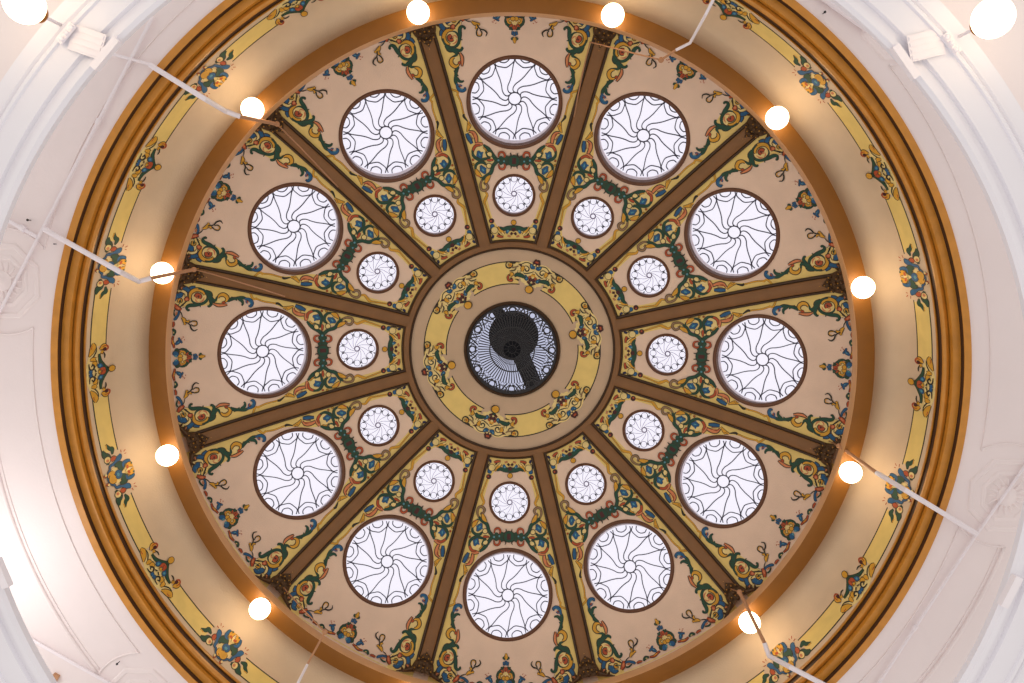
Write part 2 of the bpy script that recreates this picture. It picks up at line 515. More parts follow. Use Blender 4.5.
def win_frame(rc):
    s = slope(rc); n = sqrt(1 + s * s)
    c = pol(rc, 0, zf(rc)); et = (pol(rc, .01, 0) - pol(rc, -.01, 0)).normalized()
    es = (W(0, 1, s) - W(0, 0, 0)).normalized(); en = (W(0, -s, 1) - W(0, 0, 0)).normalized()
    return c, et, es, en
def hole(rc, R, n=64):
    c, et, es, en = win_frame(rc); out = []
    for i in range(n):
        p = c + R * (cos(2 * pi * i / n) * et + sin(2 * pi * i / n) * es)
        x, y = -p.x, p.y; r = hypot(x, y); q = r / (zf(r) * K); ph = atan2(x, y)
        out.append((q * sin(ph), q * cos(ph)))
    return out

def panel_mesh():
    Q0, Q1 = 104., 347.
    bd = []
    h = STEP / 2
    for i in range(25): t = -h + 2 * h * i / 24; bd.append((Q0 * sin(t), Q0 * cos(t)))
    for i in range(1, 41): q = Q0 + (Q1 - Q0) * i / 40; bd.append((q * sin(h), q * cos(h)))
    for i in range(1, 41): t = h - 2 * h * i / 40; bd.append((Q1 * sin(t), Q1 * cos(t)))
    for i in range(1, 40): q = Q1 - (Q1 - Q0) * i / 40; bd.append((-q * sin(h), q * cos(h)))
    hb = hole(BIG_C, BIG_IN + .02); hs = hole(SM_C, SM_IN + .012, 48)
    pts = list(bd); E = [(i, (i + 1) % len(bd)) for i in range(len(bd))]
    for H in (hb, hs):
        o = len(pts); pts += H; E += [(o + i, o + (i + 1) % len(H)) for i in range(len(H))]
    def inside(p, P):
        c = False
        for i in range(len(P)):
            (x1, y1), (x2, y2) = P[i - 1], P[i]
            if (y1 > p[1]) != (y2 > p[1]) and p[0] < (x2 - x1) * (p[1] - y1) / (y2 - y1) + x1: c = not c
        return c
    for b in range(106, 346, 7):
        for a in range(-91, 92, 7):
            t = atan2(a, b); q = hypot(a, b)
            if abs(t) < h - .01 and Q0 + 2 < q < Q1 - 2 and not inside((a, b), hb) and not inside((a, b), hs): pts.append((a, b))
    V, _, F, *_ = delaunay_2d_cdt([Vector(p) for p in pts], E, [], 1, 1e-5)
    FF = []
    for f in F:
        c = (sum(V[i].x for i in f) / len(f), sum(V[i].y for i in f) / len(f))
        if not inside(c, hb) and not inside(c, hs): FF.append(tuple(f))
    return [panel_pt(v.x, v.y, 0) for v in V], FF

V, F = panel_mesh()
panel0 = obj('ceiling_panel', V, F, M['cream'], smooth=True)
# painted straw border along the ribs and the inner end
p = Paint(panel_pt, .001)
def edge(b): return b * math.tan(STEP / 2) - 9.2
prof = [(341, 29), (330, 27), (318, 25), (303, 21), (290, 16), (275, 10), (263, 6.5), (250, 5.5), (236, 6), (226, 9), (214, 14), (202, 16), (190, 17), (180, 14), (171, 9), (160, 6), (150, 5), (132, 5.2), (123, 8), (116, 12)]
for sg in (1, -1):
    Q = spline([(b, d) for b, d in prof], 3)
    p.h += p.dh
    Vv = []
    for b, d in Q: Vv += [panel_pt(sg * (edge(b) + 1), b, p.h), panel_pt(sg * (edge(b) - d / 2), b, p.h), panel_pt(sg * (edge(b) - d), b, p.h)]
    p.B.add(Vv, [(3 * i + k, 3 * i + 3 + k, 3 * i + 4 + k, 3 * i + 1 + k) for i in range(len(Q) - 1) for k in (0, 1)], MI['yellow'])
p.h += p.dh
Vv = []
for i in range(17):
    t = (-1 + 2 * i / 16)
    for b in (108.5, 113, 118.5):
        a = t * (edge(b) + .5); Vv.append(panel_pt(a, sqrt(max(0, b * b - a * a * .6)), p.h))
p.B.add(Vv, [(3 * i + k, 3 * i + 3 + k, 3 * i + 4 + k, 3 * i + 1 + k) for i in range(16) for k in (0, 1)], MI['yellow'])
border = p.build('painted_border', parent=panel0)
# light fillet round the corners at the springing
p2 = Paint(panel_pt, p.h)
for sg in (1, -1):
    p2.stroke([(sg * (edge(300) - .2), 300), (sg * (edge(322) - .4), 322), (sg * (edge(333) - 1.4), 333), (sg * (edge(338) - 6), 336.5), (sg * 62, 339), (sg * 40, 341), (sg * 16, 342.2), (0, 342.5)], [1., 1.4, 1.6, 1.6, 1.4, 1.2, 1.2, 1.2], 'pL')
p2.build('painted_fillet', parent=panel0)
for nm, tab, sides in (('painted_corner_scroll', PANEL_CORNER, (1,)), ('painted_corner_scroll', PANEL_CORNER, (-1,)), ('painted_cross_garland', PANEL_CROSS, (1, -1)), ('painted_inner_garland', PANEL_INNER, (1, -1)), ('painted_rim_ornament', PANEL_RIM, (1, -1))):
    pq = Paint(panel_pt, .0035)
    pq.table(tab, sides=sides, fat=1.12)
    pq.build(nm, parent=panel0)

# ---------------------------------------------------------------- windows
def local_ring(B, prof, n, m=0, fms=None):
    k = len(prof); Vv = [Vector((r * cos(2 * pi * i / n), r * sin(2 * pi * i / n), z)) for i in range(n) for r, z in prof]
    for j in range(k - 1):
        B.add([], [], 0)
    o = len(B.V); B.V += Vv
    for i in range(n):
        i2 = (i + 1) % n
        for j in range(k - 1):
            B.F.append((o + i * k + j, o + i2 * k + j, o + i2 * k + j + 1, o + i * k + j + 1)); B.M.append(fms[j] if fms else m)

def arc_pts(c, r, a0, a1, z, n=12):
    return [Vector((c[0] + r * cos(a0 + (a1 - a0) * i / n), c[1] + r * sin(a0 + (a1 - a0) * i / n), z)) for i in range(n + 1)]
def pp(r, a, z): return Vector((r * cos(a), r * sin(a), z))

def window_meshes(Ro, Ri, D, small):
    n = 64 if small else 96
    b = Buf()
    w = Ro - Ri
    e = .006 if small else .040
    local_ring(b, [(Ri, .05), (Ri, -.012 - e), (Ri + .2 * w, -.022 - e), (Ri + .5 * w, -.027 - e), (Ri + .8 * w, -.022 - e), (Ro, -.010 - e), (Ro, .05)], n)
    fr = b
    rv = Buf(); local_ring(rv, [(Ri + .004, .0), (Ri + .004, D + .02)], n)
    pn = Buf(); local_ring(pn, [(.0001, D), (Ri * .5, D), (Ri + .002, D)], n)
    t = Buf(); R = Ri; z = D - .006
    if not small:
        wl = .0092
        t.tube(arc_pts((0, 0), .145 * R, 0, 2 * pi, z, 32), .011, 0, 4, False)
        for k in range(12):
            a = k * pi / 6
            P = [(.90, 0), (.75, .05), (.55, .13), (.42, .27), (.34, .47), (.26, .66), (.19, .72), (.145, .48)]
            Q = spline([(r * cos(a + d), r * sin(a + d)) for r, d in P], 4)
            t.tube([Vector((x * R, y * R, z)) for x, y in Q], [.012 if i < 3 else wl for i in range(len(Q))], 0, 4, False)
            am = a + pi / 12
            A = pp(.875 * R, a, z); Bq = pp(.875 * R, a + pi / 6, z); T = pp(.735 * R, am, z)
            Q = spline([tuple(pp(.97 * R, a + .035, z)), tuple(pp(.86 * R, a + .015, z)), tuple(pp(.775 * R, a + .13, z)), tuple(T), tuple(pp(.775 * R, a + pi / 6 - .13, z)), tuple(pp(.86 * R, a + pi / 6 - .015, z)), tuple(pp(.97 * R, a + pi / 6 - .035, z))], 4)
            t.tube([Vector(q) for q in Q], wl, 0, 4, False)
            Q = spline([tuple(pp(.99 * R, am - .13, z)), tuple(pp(.90 * R, am - .12, z)), tuple(pp(.845 * R, am, z)), tuple(pp(.90 * R, am + .12, z)), tuple(pp(.99 * R, am + .13, z))], 4)
            t.tube([Vector(q) for q in Q], wl, 0, 4, False)
    else:
        t.tube(arc_pts((0, 0), .13 * R, 0, 2 * pi, z, 24), .010, 1, 4, False)
        for k in range(12):
            a = k * pi / 6
            c = pp(.79 * R, a, 0)
            t.tube(arc_pts((c.x, c.y), .165 * R, 0, 2 * pi, z, 18), .0042, 1, 4, False)
            for e, ww in ((1, 1.), (-1, 1.)):
                t.tube(arc_pts((c.x, c.y), .172 * R, a + e * 1.2, a + e * 2.3, z - .001, 6), [.004, .009, .012, .012, .010, .007, .003], 0, 4, False)
            q = pp(.97 * R, a + pi / 12, z); 
            t.box(q, pp(.012, a, 0), pp(.008, a + pi / 2, 0), Vector((0, 0, .004)), 0) if k % 2 == 0 else None
            a2 = a + pi / 12
            P = [(.72, 0), (.55, .12), (.38, .33), (.26, .58), (.17, .8), (.13, .7)]
            Q = spline([(r * cos(a2 + d), r * sin(a2 + d)) for r, d in P], 4)
            t.tube([Vector((x * R, y * R, z)) for x, y in Q], .0034, 1, 4, False)
    return fr, rv, pn, t

SRC = {}
def make_window(idx, rc, Ro, Ri, D, small, k, label):
    c, et, es, en = win_frame(rc)
    if small not in SRC:
        fr, rv, pn, t = window_meshes(Ro, Ri, D, small)
        def pm(b, nm, ms, sm='auto'):
            return b.build(nm, ms, smooth=sm)
        SRC[small] = [pm(fr, 'window_frame', [M['frame']]), pm(rv, 'window_reveal', [M['reveal']]), pm(pn, 'pane', [M['pane']]), pm(t, 'tracery', [M['lead'], M['leadthin']])]
        objs = SRC[small]
    else:
        objs = []
        for o in SRC[small]:
            q = o.copy(); COL.objects.link(q); objs.append(q)
    root = empty('window_%d' % idx, kind='structure', label=label, cat='window', group='small round windows around the crown' if small else 'large round windows around the dome')
    Mx = Matrix(((et.x, es.x, en.x, c.x), (et.y, es.y, en.y, c.y), (et.z, es.z, en.z, c.z), (0, 0, 0, 1)))
    root.matrix_world = Matrix.Rotation(k * STEP, 4, 'Z') @ Mx
    for o in objs: o.parent = root
    return root
for k in range(12):
    make_window(k + 1, BIG_C, BIG_OUT, BIG_IN, BIG_D, False, k, "large round swirl-leaded window in the dome panel at %s" % hour(k))
for k in range(12):
    make_window(k + 13, SM_C, SM_OUT, SM_IN, SM_D, True, k, "small round leaded window near the crown at %s, inside the large one" % hour(k))

# copies of the panel
tag(panel0, 'structure', "painted plaster dome panel with two round windows at twelve o'clock", 'dome panel', 'twelve painted dome panels')
for k in range(1, 12):
    dup(panel0, k * STEP, kind='structure', label="painted plaster dome panel with two round windows at %s" % hour(k), cat='dome panel')

# ================================================================ ribs
def rib_meshes():
    b = Buf()
    sec = [(-.128, -.004), (-.128, .028), (-.118, .042), (-.100, .046), (-.092, .036), (-.084, .052), (-.070, .062), (0, .066)]
    sec = sec + [(-x, h) for x, h in reversed(sec[:-1])]
    fm = [1, 1, 1, 1, 1, 0, 0, 0, 0, 1, 1, 1, 1, 1]
    qs = [107 + (334 - 107) * i / 50 for i in range(51)]
    Vv = []
    for q in qs:
        r = rad(q)
        for x, h in sec: Vv.append(on_dome(q, atan2(x, r), h))
    n = len(sec)
    for j in range(n - 1):
        pass
    o = len(b.V); b.V += Vv
    for i in range(len(qs) - 1):
        for j in range(n - 1):
            b.F.append((o + i * n + j, o + (i + 1) * n + j, o + (i + 1) * n + j + 1, o + i * n + j + 1)); b.M.append(fm[j])
    return b
def bracket_mesh():
    B = Buf(); LV = []
    def q(x, qq, h): r = rad(qq); return on_dome(qq, atan2(x, r), h)
    # shield-like body
    Vv = []; nu, nv = 14, 8
    for j in range(nv + 1):
        v = j / nv
        for i in range(nu + 1):
            u = -1 + 2 * i / nu
            wdt = .17 * (1 - .35 * v * v) * (1 if v < .85 else .8)
            Vv.append(q(u * wdt, 342 - 22 * v * (1 - .25 * u * u), .05 + .10 * sqrt(max(0, 1 - u * u * .9)) * (1 - .45 * v)))
    B.add(Vv, [(j * (nu + 1) + i, j * (nu + 1) + i + 1, (j + 1) * (nu + 1) + i + 1, (j + 1) * (nu + 1) + i) for j in range(nv) for i in range(nu)])
    # curled leaves over it
    for sg in (1, -1):
        for (x0, q0, R, turns, ph) in ((.07, 336, .050, 1.5, .3), (.045, 327, .036, 1.4, 1.6), (.125, 339, .034, 1.3, 2.4), (.095, 328, .026, 1.2, .2)):
            P = []; RR = []
            for i in range(20):
                t = i / 19; a = ph + turns * 2 * pi * t; r = R * (1 - .8 * t)
                P.append(q(sg * (x0 + r * cos(a)), q0 + r * sin(a) / .0147, .13 + .05 * t - abs(x0) * .3)); RR.append(.012 * (1 - .4 * t))
            B.tube(P, RR, 0, 6); B.ball(P[-1], .011, 1, 8, 6)
        # winged leaf running along the ring
        Z = Buf(); LV.append(Z)
        P = spline([(.13, 339, .09), (.19, 341, .085), (.25, 343, .08), (.31, 344.6, .075), (.36, 346, .07)], 4)
        Z.tube([q(sg * x, qq, h) for x, qq, h in P], [.040 * (1 - .85 * i / (len(P) - 1)) for i in range(len(P))], 0, 6)
        for x, qq in ((.17, 336), (.22, 339), (.27, 341.5)):
            Z.tube([q(sg * x, qq + 3, .09), q(sg * (x + .02), qq, .08), q(sg * (x + .035), qq - 2.5, .06)], [.022, .016, .004], 0, 6)
    for qq, r in ((340, .035), (333, .028), (326, .024), (321, .018)):
        B.ball(q(0, qq, .15), r, 0); B.ball(q(0, qq - 3.2, .165), r * .35, 1, 8, 6)
    return B, LV
HALF = STEP / 2
rib0 = rib_meshes().build('dome_rib', [M['rib'], M['ribdark']], smooth='auto')
brb, leaves = bracket_mesh()
br0 = brb.build('carved_bracket', [M['bronze'], M['gilt']], smooth=True, parent=rib0)
for Z in leaves: Z.build('side_leaf', [M['bronze']], parent=br0)
for k in range(12):
    lab = "brown painted dome rib with dark carved foot, running %s" % between(k)
    if k == 0:
        rib0.rotation_euler = (0, 0, HALF); tag(rib0, None, lab, 'rib', 'ribs of the dome')
    else:
        dup(rib0, HALF + k * STEP, label=lab, cat='rib')

# ================================================================ crown
def band(name, q0, q1, prof, mats, fm=None, **kw):     # ring on the dome: prof = [(fraction, h)]
    pr = []
    for f, h in prof:
        q = q0 + (q1 - q0) * f; r = rad(q); s = slope(r); n = sqrt(1 + s * s); pr.append((r + h * s / n, zf(r) - h / n))
    return lathe(name, pr, mats, fm, **kw)
band('trim_1', 100.6, 110.6, [(0, 0), (0, .035), (.10, .045), (.18, .05), (.22, .04), (.26, .058), (.5, .066), (.74, .058), (.8, .04), (.84, .05), (.93, .042), (1, .0)], [M['rib'], M['ribdark']],
     [1, 1, 1, 1, 0, 0, 0, 0, 1, 1, 1], smooth='auto', kind='structure', label='brown ring with dark edges around the crown, where all ribs meet', cat='ring moulding')
crown = band('ceiling_crown', 46, 104, [(i / 14, 0) for i in range(15)], [M['crown']], kind='structure', label='round painted plaster crown of the dome around the dark central oculus', cat='dome crown')
pc = Paint(panel_pt, .001, .00008)
C0 = 15.
for k in range(6):
    a0, a1 = radians(C0 + 60 * k + 10.5), radians(C0 + 60 * k + 49.5)
    n = 12; pc.h = .0012
    pts = [(a0 + (a1 - a0) * i / n) for i in range(n + 1)]
    Vv = []
    for t in pts: Vv += [on_dome(66, t, pc.h), on_dome(77, t, pc.h), on_dome(87.4, t, pc.h)]
    pc.B.add(Vv, [(3 * i + j, 3 * i + 3 + j, 3 * i + 4 + j, 3 * i + 1 + j) for i in range(n) for j in (0, 1)], MI['yellow'])
    pc.h = .0016
    for q in (65.7, 87.8):
        t = [a0 - .02 + (a1 - a0 + .04) * i / n for i in range(n + 1)]
        pc.lay([(q * sin(x), q * cos(x)) for x in t], [1.1] * (n + 1), 'pK')
pc.build('painted_yellow_band', parent=crown)
for k in range(6):
    th = radians(C0 + 60 * k)
    pc = Paint(panel_pt, .002, .00015)
    pc.table(HUB_PAINT, lambda a, b: (a * cos(th) + b * sin(th), b * cos(th) - a * sin(th)), fat=1.15)
    pc.build('painted_scroll_cluster', parent=crown)

# oculus
ocu = empty('window_25', kind='structure', label='dark round central oculus window with fine radiating leading', cat='window')
OR = rad(44.6); oz = zf(OR)
b = Buf(); ro, ri = rad(48.2), rad(44.0)
fr = lathe('window_frame', [(ri, oz + .25), (ri, oz - .01), (ri + .01, oz - .035), ((ri + ro) / 2, oz - .05), (ro - .01, oz - .035), (ro, zf(ro) + .01)], [M['ribdark']], parent=ocu, smooth='auto')
gz = zf(0) - .06
def og(q, t, h=0): r = q * K * gz; return pol(r, t, gz + .06 * (1 - (q / 44) ** 2) - h)
GR = 44.5
B = Buf(); n = 96
Vv = [og(0, 0)] + [og(GR * j / 5, 2 * pi * i / n) for j in range(1, 6) for i in range(n)]
F = [(0, 1 + i, 1 + (i + 1) % n) for i in range(n)] + [(1 + j * n + i, 1 + j * n + (i + 1) % n, 1 + (j + 1) * n + (i + 1) % n, 1 + (j + 1) * n + i) for j in range(4) for i in range(n)]
obj('pane', Vv, F, M['oculus'], parent=ocu)
B = Buf()
NR = 72
for i in range(NR):
    t = 2 * pi * i / NR
    B.tube([og(9, t, .01), og(21, t, .01), og(33.5, t, .01)], [.0060, .0095, .0125], 0, 4)
    t2 = t + pi / NR
    B.tube([og(33, t, .01), og(35.2, t2, .01), og(33, t + 2 * pi / NR, .01)], .007, 0, 4)
for q, r in ((4, .006), (9, .007), (15, .005), (22.3, .013)):
    B.tube([og(q, 2 * pi * i / 60, .012) for i in range(61)], r, 0, 4, False)
for i in range(12):
    t = 2 * pi * i / 12
    B.tube([og(4, t + .1, .01), og(9, t, .01)], .005, 0, 4)
    # jewel ring
    cx, cy = 39.6 * sin(t), 39.6 * cos(t)
    B.tube([og(hypot(cx + 3.1 * cos(w), cy + 3.1 * sin(w)), atan2(cx + 3.1 * cos(w), cy + 3.1 * sin(w)), .012) for w in [2 * pi * j / 18 for j in range(19)]], .013, 0, 4, False)
    for sg in (1, -1):
        for (qa, da, qb, db, qc, dc, w) in ((35.4, .02, 37.4, .11, 42.8, .17, .012), (34.5, .13, 38.2, .2, 43, .262, .014), (42.9, .05, 40.2, .12, 36.2, .23, .010), (36.5, .262, 40, .2, 43.6, .1, .008), (35.8, .09, 36.6, .0, 36.6, -.0, .012)):
            B.tube([og(*x, .012) for x in [(qa, t + sg * da), (qb, t + sg * db), (qc, t + sg * dc)]], w, 0, 4)
B.build('tracery', [M['glass_d']], parent=ocu, smooth=False)
# dark border of the glass, scalloped
Vv = []; n = 144
for i in range(n):
    t = 2 * pi * i / n; s = .5 + .5 * cos(12 * t)
    Vv += [og(44.6, t, .02), og(43.2 - 1.0 * (1 - s), t, .02)]
obj('glass_border', Vv, [(2 * i, (2 * i + 2) % (2 * n), (2 * i + 3) % (2 * n), 2 * i + 1) for i in range(n)], M['glass_d'], parent=ocu, smooth=False)

lathe('wall_lantern', [(.76, 12.38), (.76, 12.9), (.80, 13.0)], [M['iron']], kind='structure', label='dark curb wall of the roof lantern just above the oculus glass', cat='lantern wall')
# lantern ironwork standing on the roof above the oculus, seen dark through the glass
lz = 13.6
B = Buf()
def at_px(dx, dy, z): return (dx * K * z, dy * K * z)
cx, cy = at_px(0, 5, lz)
n = 48
for rr, za, zb in ((24.0, lz, lz + .12), (25.0, lz + .12, lz + .2), (17, lz + .2, lz + .9)):
    R = rr * K * lz; o = len(B.V)
    Vv = [W(cx + R * sin(2 * pi * i / n), cy + R * cos(2 * pi * i / n), z) for z in (za, zb) for i in range(n)]
    B.add(Vv, [(i, (i + 1) % n, n + (i + 1) % n, n + i) for i in range(n)] + [tuple(range(n)), tuple(range(n, 2 * n))])
B.build('roof_ventilator', [M['iron']], label='dark round roof ventilator seen through the central oculus glass', cat='ventilator', smooth='auto')
B = Buf()
def P3(dx, dy, z): x, y = at_px(dx, dy, z); return W(x, y, z)
a, c = P3(6, -12, lz + .1), P3(24, -52, lz + .1)
d = (c - a).normalized(); sd = d.cross(Vector((0, 0, 1))).normalized()
B.box((a + c) / 2, (c - a) / 2, sd * .12, Vector((0, 0, .06)))
B.box((a + c) / 2 + Vector((0, 0, .1)), (c - a) / 2, sd * .15, Vector((0, 0, .02)))
B.build('ventilator_strut', [M['iron']], label='broad dark iron strut slanting away from the roof ventilator toward five o\'clock', cat='strut', smooth=False)
B = Buf()
B.tube([P3(16, 2, lz - .1), P3(30, -6, lz - .1), P3(46, -15, lz - .1)], .012)
B.build('stay_rod', [M['iron']], label='thin dark stay rod slanting across the oculus toward four o\'clock', cat='rod')
B = Buf()
a, c = P3(-22, 36, lz + .2), P3(-10, 20, lz + .2)
d = (c - a).normalized(); sd = d.cross(Vector((0, 0, 1))).normalized()
B.box((a + c) / 2, (c - a) / 2 * 1.3, sd * .09, Vector((0, 0, .05)))
B.box(a, sd * .16, d * .07, Vector((0, 0, .05)))
B.build('ventilator_strut', [M['iron']], label='short dark iron strut from the roof ventilator toward eleven o\'clock', cat='strut', smooth=False)

# ================================================================ springing lip with globe lamps, cove, drum
lathe('trim_2', [(4.72, 10.60), (4.66, 10.58), (4.66, 10.30), (4.46, 10.26), (4.44, 10.23), (4.405, 10.20), (4.40, 10.16), (4.40, 10.055), (4.405, 10.04)], [M['lip']], smooth='auto', kind='structure',
      label='narrow pale gold upright lip at the foot of the painted panels', cat='ring moulding')
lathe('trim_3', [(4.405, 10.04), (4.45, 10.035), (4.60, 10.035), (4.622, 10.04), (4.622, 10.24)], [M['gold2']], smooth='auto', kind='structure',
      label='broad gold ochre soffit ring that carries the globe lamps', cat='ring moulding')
cz = 9.70
prof = [(DRUM_R, 9.10)] + [(DRUM_R, 9.10 + .1 * i) for i in range(1, 7)]
prof += [(4.60 + .35 * cos(t), cz + .52 * sin(t)) for t in [pi / 2 * i / 16 for i in range(1, 17)]]
drum = lathe('wall_drum', prof, [M['cove']], kind='structure', label='cream drum wall and cove between the wooden ring and the lamps', cat='wall')
pb = Paint(drum_pt, .001)
for k in range(24):
    c0 = radians(15 * k)
    a0, a1 = c0 + radians(3.6), c0 + radians(15 - 3.5)
    if k % 2: a0, a1 = c0 + radians(3.5), c0 + radians(15 - 3.6)
    n = 10
    for m_, q0, q1, h in (('yellow', 420.4, 405.6, .001), ('pK', 421.3, 420.2, .0014), ('pK', 405.9, 404.9, .0014)):
        e = 0 if m_ == 'yellow' else .004
        Vv = []
        for i in range(n + 1):
            t = a0 - e + (a1 - a0 + 2 * e) * i / n
            Vv += [drum_pt(t * 414, q0, h), drum_pt(t * 414, q1, h)]
        pb.B.add(Vv, [(2 * i, 2 * i + 2, 2 * i + 3, 2 * i + 1) for i in range(n)], MI[m_])
pb.build('painted_yellow_band', parent=drum)
pa = Paint(drum_pt, .002, .00015); pa.table(COVE_FLOWER_PAINT, lambda a, b: (a, 411.5 - b), fat=1.3)
fl = pa.build('painted_flower_cluster', parent=drum)
ps = Paint(drum_pt, .002, .00015); ps.table(COVE_SCROLL_PAINT, lambda a, b: (a, 422.6 - b), fat=1.2)
sc = ps.build('painted_scroll_cluster', parent=drum)
for k in range(12):
    if k:
        q = sc.copy(); COL.objects.link(q); q.rotation_euler = (0, 0, k * STEP)
        q = fl.copy(); COL.objects.link(q); q.rotation_euler = (0, 0, HALF + k * STEP)
fl.rotation_euler = (0, 0, HALF)

def rq(q, z): return (q * z * K, z)
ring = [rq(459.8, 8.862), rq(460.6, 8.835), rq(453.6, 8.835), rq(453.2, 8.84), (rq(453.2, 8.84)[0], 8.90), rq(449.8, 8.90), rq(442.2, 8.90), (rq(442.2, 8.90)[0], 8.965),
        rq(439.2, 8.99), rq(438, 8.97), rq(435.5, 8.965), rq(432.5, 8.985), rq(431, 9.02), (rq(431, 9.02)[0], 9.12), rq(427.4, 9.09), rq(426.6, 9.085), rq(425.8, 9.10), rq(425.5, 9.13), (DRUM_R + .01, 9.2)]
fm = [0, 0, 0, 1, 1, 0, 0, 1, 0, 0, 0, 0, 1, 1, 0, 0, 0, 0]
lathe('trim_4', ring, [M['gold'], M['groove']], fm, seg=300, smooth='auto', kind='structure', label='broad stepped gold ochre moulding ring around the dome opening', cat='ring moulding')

# globe lamps
GZ, GRAD, GPR = 9.875, .136, 4.492
def globe_obj():
    root = empty('globe_lamp')
    b = Buf(); b.ball(pol(GPR, 0, GZ), GRAD, nu=40, nv=24)
    b.build('glass_globe', [M['globe']], parent=root)
    h = Buf()
    pr = [(0.001, 10.04), (.075, 10.04), (.078, 10.02), (.06, 10.005), (.05, 9.985), (.06, 9.975), (.001, 9.975)]
    n = 24; c = pol(GPR, 0, 0); k = len(pr)
    Vv = [Vector((c.x + r * cos(2 * pi * i / n), c.y + r * sin(2 * pi * i / n), z + EYE)) for i in range(n) for r, z in pr]
    h.add(Vv, [(i * k + j, ((i + 1) % n) * k + j, ((i + 1) % n) * k + j + 1, i * k + j + 1) for i in range(n) for j in range(k - 1)])
    h.build('lamp_holder', [M['brass']], parent=root, smooth='auto')
    return root
g0 = globe_obj()
for k in range(12):
    lab = "lit globe lamp on the gold soffit ring %s" % between(k)
    if k == 0: g0.rotation_euler = (0, 0, HALF + .006); tag(g0, None, lab, 'lamp', 'globe lamps around the dome')
    else: dup(g0, HALF + k * STEP + .006, label=lab, cat='lamp')

# ================================================================ white hall ceiling
CZ = 8.86
lathe('ceiling', [(rq(459.5, CZ)[0], CZ), (5.3, CZ), (5.6, CZ), (6.2, CZ), (7.2, CZ), (9.5, CZ)], [M['white']], smooth=False, kind='structure', label='flat white plaster hall ceiling around the dome opening', cat='ceiling')
# raised beads framing the ceiling fields between the rosettes
ROS = [46, 107, 169, 222, 287, 348.5]             # counter-clockwise from three o'clock, as seen looking up
def pa_(r, deg, z): return W(r * cos(radians(deg)), r * sin(radians(deg)), z)
RRos = 5.78
RB0, RB1 = 5.385, 5.955
for i, a in enumerate(ROS):
    b = Buf()
    a0, a1 = a, ROS[(i + 1) % 6] + (360 if i == 5 else 0)
    sp = a1 - a0; da0 = 4.8; da1 = 5.55
    P = []
    inner = [pa_(RB0, a0 + da0 + (sp - 2 * da0) * t / 40, CZ - .004) for t in range(41)]
    outer = [pa_(RB1, a0 + da1 + (sp - 2 * da1) * t / 40, CZ - .004) for t in range(41)]
    b.tube(inner, .008, 0, 6)
    b.tube(outer, .022, 0, 8); b.tube([pa_(RB1 - .055, a0 + da1 + (sp - 2 * da1) * t / 40, CZ - .002) for t in range(41)], .01, 0, 6)
    for s, aa in ((1, a0), (-1, a1)):
        c = pa_(RRos, aa, CZ - .004)
        pi_ = pa_(RB0, aa + s * da0, CZ - .004); po = pa_(RB1, aa + s * da1, CZ - .004)
        mid = pa_((RB0 + RB1) / 2 - .02, aa + s * 5.9, CZ - .004)
        v0, v1 = pi_ - c, po - c
        pts = []
        for t in range(13):
            v = v0.lerp(v1, t / 12); v = v.normalized() * (v0.length + (v1.length - v0.length) * t / 12); pts.append(c + v)
        b.tube(pts, .012, 0, 6)
    b.build('trim_%d' % (5 + i), [M['white']], kind='structure', label='raised white plaster bead framing the ceiling field %s' % ['from the top rosette leftwards', 'at upper left', 'at lower left beside the bright patch', 'at bottom', 'at lower right', 'at right'][i], cat='moulding')

def rosette(deg, label):
    c = pa_(RRos, deg, CZ); root = empty('ceiling_rosette', label=label, cat='ceiling rosette', group='octagonal plaster ceiling rosettes')
    root.location = c
    def L(r, t, h): return Vector((r * cos(t), r * sin(t), -h))
    b = Buf(); t0 = pi / 8
    for r0, h0, r1, h1 in ((.455, 0, .44, .014), (.44, .014, .40, .018), (.40, .018, .385, .006), (.385, .006, .31, .006), (.31, .006, .295, .015), (.295, .015, .27, .018), (.27, .018, .255, .008), (.255, .008, .2, .008)):
        Vv = [L(r, t0 + pi / 4 * i, h) for r, h in ((r0, h0), (r1, h1)) for i in range(8)]
        b.add(Vv, [(i, (i + 1) % 8, 8 + (i + 1) % 8, 8 + i) for i in range(8)])
    b.build('octagonal_plate', [M['white']], parent=root, smooth=False)
    b = Buf()
    for i in range(16):
        t = pi / 8 * i
        b.tube([L(.08, t, .008), L(.14, t + .05, .011), L(.19, t, .010), L(.225, t - .05, .004)], [.008, .017, .015, .004], 0, 6)
    b.build('leaf_ring', [M['white']], parent=root, smooth='auto')
    b = Buf(); n = 24
    pr = [(.215, .011), (.12, .011), (.11, .025), (.07, .03), (.04, .05), (.001, .055)]
    k = len(pr); Vv = [L(r, 2 * pi * i / n, h) for i in range(n) for r, h in pr]
    b.add(Vv, [(i * k + j, ((i + 1) % n) * k + j, ((i + 1) % n) * k + j + 1, i * k + j + 1) for i in range(n) for j in range(k - 1)])
    b.build('boss', [M['white']], parent=root, smooth='auto')
rosette(169, "white octagonal plaster rosette on the ceiling near nine o'clock")
rosette(222, "white octagonal plaster rosette on the ceiling at the bottom, seven o'clock")
rosette(348.5, "white octagonal plaster rosette on the ceiling at four o'clock")
rosette(44, "white octagonal plaster rosette half hidden behind the balcony at one o'clock")

